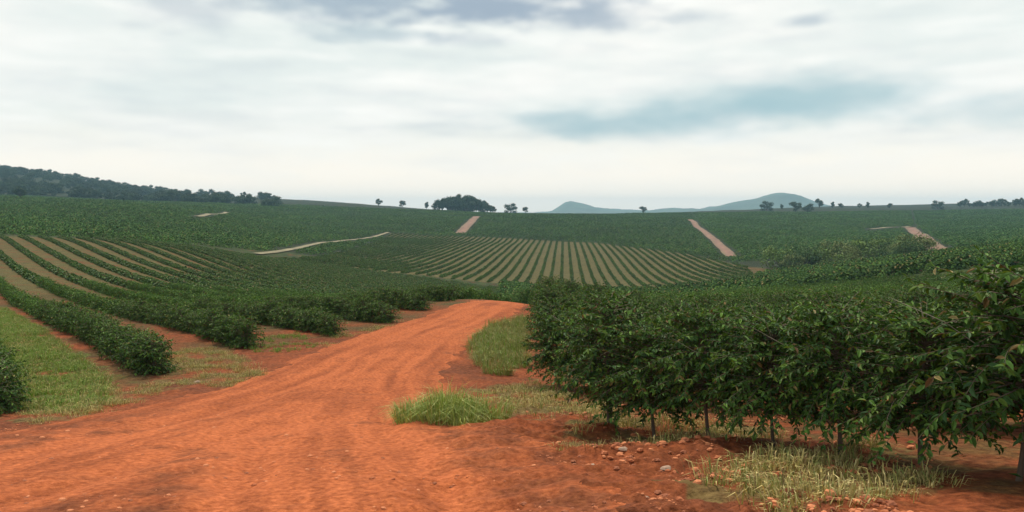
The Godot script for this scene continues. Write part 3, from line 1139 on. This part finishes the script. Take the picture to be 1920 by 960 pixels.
func build_trees() -> void:
	var leafy := leaf_material(0.7, 0.35)
	var bark := plain(0.9)
	var kinds := []
	for k in 4:
		var a := broad_tree(700 + k, 10.0, [5.2, 4.4, 6.0, 3.4][k], [0.10, 0.14, 0.10, 0.12][k], 1100, 1.0)
		kinds.append([a[0].mesh(bark), a[1].mesh(leafy)])
	# single trees on the skyline: column, depth, height, kind, label
	var lone := [
		[40, 560, 10, 1, "dark tree standing in the hillside field below the left wood"],
		[330, 900, 16, 2, "broad dark tree at the lower end of the left hillside wood"],
		[352, 1150, 13, 0, "grey-green tree just behind the broad dark tree on the ridge"],
		[390, 1150, 10, 3, "small round ridge tree between the broad dark tree and the spreading one"],
		[432, 1100, 13, 2, "spreading tree on the ridge beside a thin upright tree"],
		[458, 1100, 12, 3, "thin upright tree on the ridge beside the spreading one"],
		[502, 1100, 12, 0, "lone round tree on the bare stretch of the left ridge"],
		[710, 1100, 12, 1, "small dark ridge tree with a bare gap on both sides, farther from the grove"],
		[755, 1100, 11, 0, "small dark round ridge tree nearer the big grove"],
		[800, 1100, 11, 3, "thin tree at the left foot of the big round grove"],
		[957, 1050, 16, 2, "dark spreading tree just past the right end of the grove"],
		[985, 1050, 9, 0, "low tree at the tapering end of the line past the grove"],
		[1205, 1100, 11, 0, "lone round tree on the flat ridge before the blue hills"],
		[1437, 1000, 15, 2, "dark dense tree at the start of the ridge clump before the high blue hill"],
		[1465, 1080, 8, 3, "small thin tree between the dark dense tree and the big clump tree"],
		[1490, 880, 14, 0, "big tree standing below the ridge line before the high blue hill"],
		[1514, 900, 12, 2, "wide tree beside the big one below the ridge line"],
		[1535, 1080, 15, 1, "dark tree on the ridge at the foot of the blue hill's slope"],
		[1560, 1080, 10, 3, "narrow tree on the ridge past the foot of the blue hill"],
		[1575, 1100, 8, 0, "small bushy tree on the ridge past the narrow tree"],
		[1610, 1100, 8, 1, "small tree on the open ridge, first of a loose pair"],
		[1626, 1100, 10, 3, "slim tree on the open ridge, second of a loose pair"],
		[1667, 1100, 8, 0, "small lone tree on the open ridge before the bent red track"],
		[1757, 1050, 14, 2, "dark spreading tree starting the right-hand tree line"],
	]
	for t in lone:
		var p := at_depth(t[0], t[1])
		var o := thing("ridge_tree", Vector3(p.x, land(p.x, p.y), p.y), rng.randf() * TAU)
		var s: float = t[2] / 10.0
		o.scale = Vector3(s, s, s)
		obj("trunk", kinds[t[3]][0], o)
		obj("crown", kinds[t[3]][1], o)
		tag(o, t[4], "tree")
	# the round grove: domed, tallest in the middle
	for i in 34:
		var px := lerpf(818, 926, (i % 17 + rng.randf_range(-0.3, 0.3)) / 16.0)
		var d := 960.0 + 60.0 * (i / 17) + rng.randf_range(-20, 20)
		var p := at_depth(px, d)
		var f := 1.0 - pow(absf(px - 868.0) / 62.0, 1.8)
		var high := lerpf(7.0, 24.0, clampf(f, 0.0, 1.0)) * rng.randf_range(0.86, 1.06)
		var o := thing("grove_tree", Vector3(p.x, land(p.x, p.y), p.y), rng.randf() * TAU)
		o.scale = Vector3(high / 10.0 * 0.8, high / 10.0, high / 10.0 * 0.8)
		var k := rng.randi() % 3
		obj("trunk", kinds[k][0], o)
		obj("crown", kinds[k][1], o)
		tag(o, "tree of the dense round grove on the ridge", "tree", "trees of the round grove on the ridge")
	# tree line to the right
	for i in 16:
		var px := lerpf(1800, 1925, (i + rng.randf_range(-0.3, 0.3)) / 15.0)
		var p := at_depth(px, 1080.0 + rng.randf_range(-40, 40))
		var high := rng.randf_range(8.0, 13.0)
		var o := thing("ridge_tree", Vector3(p.x, land(p.x, p.y), p.y), rng.randf() * TAU)
		o.scale = Vector3.ONE * high / 10.0
		var k := rng.randi() % 4
		obj("trunk", kinds[k][0], o)
		obj("crown", kinds[k][1], o)
		tag(o, "tree in the close tree line along the right end of the ridge", "tree", "trees of the right-hand tree line")
	# the wood on the left hill: one far mass
	var places := []
	var tints := PackedColorArray()
	for i in 900:
		var px := rng.randf_range(-260, 520)
		var d := rng.randf_range(760, 1500)
		var p := at_depth(px, d)
		var n := noise_a.get_noise_2d(p.x * 0.02, p.y * 0.02)
		if n < 0.02 + smoothstep(250.0, 520.0, px) * 0.22 - smoothstep(1000.0, 1300.0, d) * 0.25 * smoothstep(330.0, 200.0, px):
			continue
		var s := rng.randf_range(0.8, 1.7)
		places.append(Transform3D(Basis(Vector3.UP, rng.randf() * TAU).scaled_local(Vector3(s, s * 0.95, s)), Vector3(p.x, land(p.x, p.y) - 0.8, p.y)))
		tints.append(Color(1, 1, 1) * rng.randf_range(0.7, 1.2))
	tag(scatter("hillside_wood", kinds[2][1], places, tints), "blue-grey wood covering the hill on the left skyline", "wood", "", "stuff")
	# scrub in the dip behind the right-hand block
	var scrub := []
	for k in 3:
		var a := broad_tree(760 + k, 4.0, 3.4, 0.06, 800, 0.45, [Color(0.13, 0.19, 0.045), Color(0.07, 0.12, 0.034), Color(0.15, 0.18, 0.06)][k])
		scrub.append([a[0].mesh(bark), a[1].mesh(leafy)])
	for i in 22:
		var px := 1462.0 + i * 13.0 + rng.randf_range(-6, 6)
		var d := rng.randf_range(215, 262)
		var p := at_depth(px, d)
		var o := thing("scrub_bush", Vector3(p.x, land(p.x, p.y) - 0.1, p.y), rng.randf() * TAU)
		o.scale = Vector3.ONE * rng.randf_range(0.8, 1.8)
		obj("trunk", scrub[i % 3][0], o)
		obj("crown", scrub[i % 3][1], o)
		tag(o, "scrubby bush of the olive thicket behind the right-hand coffee block", "bush", "scrub thicket in the dip")

func grass_patch(called: String, label: String, poly: PackedVector2Array, per_m2: float, meshes: Array, smin: float, smax: float, clump: float) -> void:
	var lo := Vector2(1e9, 1e9)
	var hi := -lo
	for p in poly:
		lo = lo.min(p)
		hi = hi.max(p)
	var places := []
	for k in meshes.size():
		places.append([])
	var n := int((hi.x - lo.x) * (hi.y - lo.y) * per_m2)
	for i in n:
		var p := Vector2(rng.randf_range(lo.x, hi.x), rng.randf_range(lo.y, hi.y))
		if not Geometry2D.is_point_in_polygon(p, poly):
			continue
		if noise_b.get_noise_2d(p.x * 1.4 + 7.0, p.y * 1.4) < clump * (1.0 + rng.randf_range(-0.3, 0.3)):
			continue
		if road_at(p.x, p.y).x > 0.1:
			continue
		var s := rng.randf_range(smin, smax)
		places[rng.randi() % meshes.size()].append(placed(p, 0.0, rng.randf() * TAU, Vector3(s, s * rng.randf_range(0.7, 1.2), s)))
	var holder := thing(called, Vector3.ZERO)
	tag(holder, label, "grass", "", "stuff")
	for k in meshes.size():
		if places[k].size():
			scatter("tufts", meshes[k], places[k], PackedColorArray(), holder).set_meta("kind", "stuff")

func build_verges() -> void:
	var blade := leaf_material(0.75, 0.5)
	var green := [Color(0.15, 0.27, 0.03), Color(0.20, 0.32, 0.045), Color(0.12, 0.22, 0.03), Color(0.27, 0.33, 0.07)]
	var straw := [Color(0.52, 0.41, 0.16), Color(0.42, 0.33, 0.12), Color(0.58, 0.48, 0.22), Color(0.28, 0.27, 0.08), Color(0.24, 0.16, 0.07)]
	var olive := [Color(0.20, 0.23, 0.07), Color(0.26, 0.26, 0.08), Color(0.34, 0.29, 0.11), Color(0.14, 0.18, 0.05)]
	var tg := [tuft(801, 26, 0.16, 0.12, green, 0.010).mesh(blade), tuft(802, 26, 0.13, 0.13, green, 0.010).mesh(blade), tuft(803, 22, 0.15, 0.12, olive, 0.010).mesh(blade)]
	var ts := [tuft(811, 24, 0.15, 0.14, straw, 0.008).mesh(blade), tuft(812, 24, 0.11, 0.15, straw, 0.008).mesh(blade), tuft(813, 22, 0.15, 0.12, straw + olive, 0.008).mesh(blade)]
	var tt := [tuft(821, 40, 0.42, 0.16, olive, 0.011).mesh(blade), tuft(822, 40, 0.36, 0.16, green + olive, 0.011).mesh(blade)]
	grass_patch("grass_strip", "bright green grass strip between the coffee hedgerow and the red road", spots2([[-200, 560], [10, 578], [70, 612], [140, 665], [205, 715], [200, 760], [120, 775], [40, 770], [-200, 770]]), 80.0, [tg[0], tg[1], tg[2], ts[2]], 0.45, 1.5, -0.28)
	grass_patch("dry_grass", "dry yellowing grass along the end of the green strip by the road", spots2([[40, 740], [190, 705], [240, 745], [250, 785], [150, 800], [50, 790]]), 40.0, ts, 0.7, 1.2, -0.15)
	grass_patch("dry_grass", "thin dry grass at the end of the hedgerow beside the road", spots2([[318, 660], [400, 650], [480, 680], [500, 705], [420, 728], [320, 720], [250, 760], [235, 735], [300, 715]]), 42.0, ts, 0.6, 1.1, -0.2)
	grass_patch("dry_grass", "patch of green and dry grass at the second hedgerow's end by the road", spots2([[450, 630], [560, 625], [600, 650], [520, 662], [455, 660]]), 30.0, tg, 0.6, 1.1, 0.0)
	grass_patch("dry_grass", "pale grass fringe along the left edge of the climbing red road", spots2([[600, 632], [730, 605], [800, 596], [800, 606], [700, 630], [610, 652]]), 26.0, ts, 0.6, 1.1, 0.02)
	grass_patch("verge_grass", "tall loose green grass at the corner of the coffee block by the road", spots2([[885, 640], [930, 610], [985, 600], [985, 690], [930, 712], [885, 680]]), 26.0, tt, 0.7, 1.25, -0.3)
	grass_patch("dry_grass", "straw-coloured grass under the end of the second coffee row", spots2([[900, 730], [1000, 715], [1150, 765], [1180, 795], [1060, 790], [960, 770]]), 42.0, ts, 0.7, 1.3, -0.15)
	grass_patch("dry_grass", "sunlit straw grass behind the bare stems of the front coffee row", spots2([[1080, 800], [1180, 785], [1460, 800], [1460, 838], [1300, 838], [1090, 830]]), 46.0, ts, 0.7, 1.3, -0.2)
	grass_patch("dry_grass", "yellow dry grass mat on the bank below the front coffee row", spots2([[1290, 900], [1430, 850], [1640, 838], [1800, 870], [1820, 900], [1640, 935], [1500, 975], [1340, 960]]), 85.0, ts, 0.4, 1.6, -0.12)
	grass_patch("dry_grass", "sparse dry weeds on the red bank between tussock and grass mat", spots2([[960, 830], [1080, 835], [1160, 850], [1100, 865], [980, 850]]), 26.0, ts, 0.5, 0.9, 0.1)
	# the round tussock on the verge
	var c := spot(840, 790)
	var t := thing("grass_tussock", Vector3(c.x, ground_y(c.x, c.z) - 0.03, c.z), 0.0)
	var cols := [Color(0.26, 0.34, 0.08), Color(0.32, 0.38, 0.10), Color(0.20, 0.28, 0.06), Color(0.40, 0.40, 0.15)]
	for k in 14:
		var a := k * 2.4
		var rad := 0.0 if k == 0 else 0.52 * sqrt(k / 13.0)
		var o := obj("blades", tuft(840 + k, 210, 0.62 - rad * 0.5, 0.2, cols, 0.008).mesh(blade), t)
		var x := cos(a) * rad * 1.35
		var z := sin(a) * rad
		o.position = Vector3(x, ground_y(c.x + x, c.z + z) - t.position.y, z)
	tag(t, "round pale green grass tussock growing on the red verge of the road", "grass tussock")
	# clods and stones
	var earth := plain(0.95)
	var clods := [rock(901, Color(0.40, 0.12, 0.045)).mesh(earth), rock(902, Color(0.52, 0.18, 0.075)).mesh(earth), rock(903, Color(0.28, 0.09, 0.04)).mesh(earth)]
	var places := [[], [], []]
	for i in 11000:
		var px := rng.randf_range(-100, 1750)
		var py := rng.randf_range(760, 1010)
		var s := spot(px, py)
		var p := Vector2(s.x, s.z)
		var q := road_at(p.x, p.y).x
		if q > 0.0 and rng.randf() > 0.3:
			continue
		if noise_b.get_noise_2d(p.x * 1.1, p.y * 1.1 + 33.0) < -0.05:
			continue
		var z := 0.006 + (0.020 if q > -0.2 or p.x < 0.0 else 0.036) * pow(rng.randf(), 4.0)
		places[rng.randi() % 3].append(placed(p, -z * 0.2, rng.randf() * TAU, Vector3(z * rng.randf_range(0.8, 1.5), z, z)))
	var holder := thing("soil_clods", Vector3.ZERO)
	tag(holder, "crumbled red soil clods strewn over the verges", "soil clods", "", "stuff")
	for k in 3:
		scatter("clods", clods[k], places[k], PackedColorArray(), holder).set_meta("kind", "stuff")
	var stones := [[1168, 850, 0.045, "pale stone at the foot of the leftmost bare coffee stem"], [1110, 868, 0.03, "small pale stone on the red bank left of the bare stems"], [1248, 868, 0.05, "pale stone below the middle bare coffee stem"], [1208, 940, 0.03, "pale pebble on the red soil below the grass mat"], [370, 716, 0.05, "pale stone in the dry grass by the hedgerow end"]]
	for e in stones:
		var s := spot(e[0], e[1])
		var o := obj("stone", rock(950 + int(e[0]), Color(0.36, 0.24, 0.17)).mesh(earth))
		o.position = Vector3(s.x, surface_y(s.x, s.z) + e[2] * 0.05, s.z)
		o.scale = Vector3(e[2] * 1.3, e[2], e[2])
		tag(o, e[3], "stone")
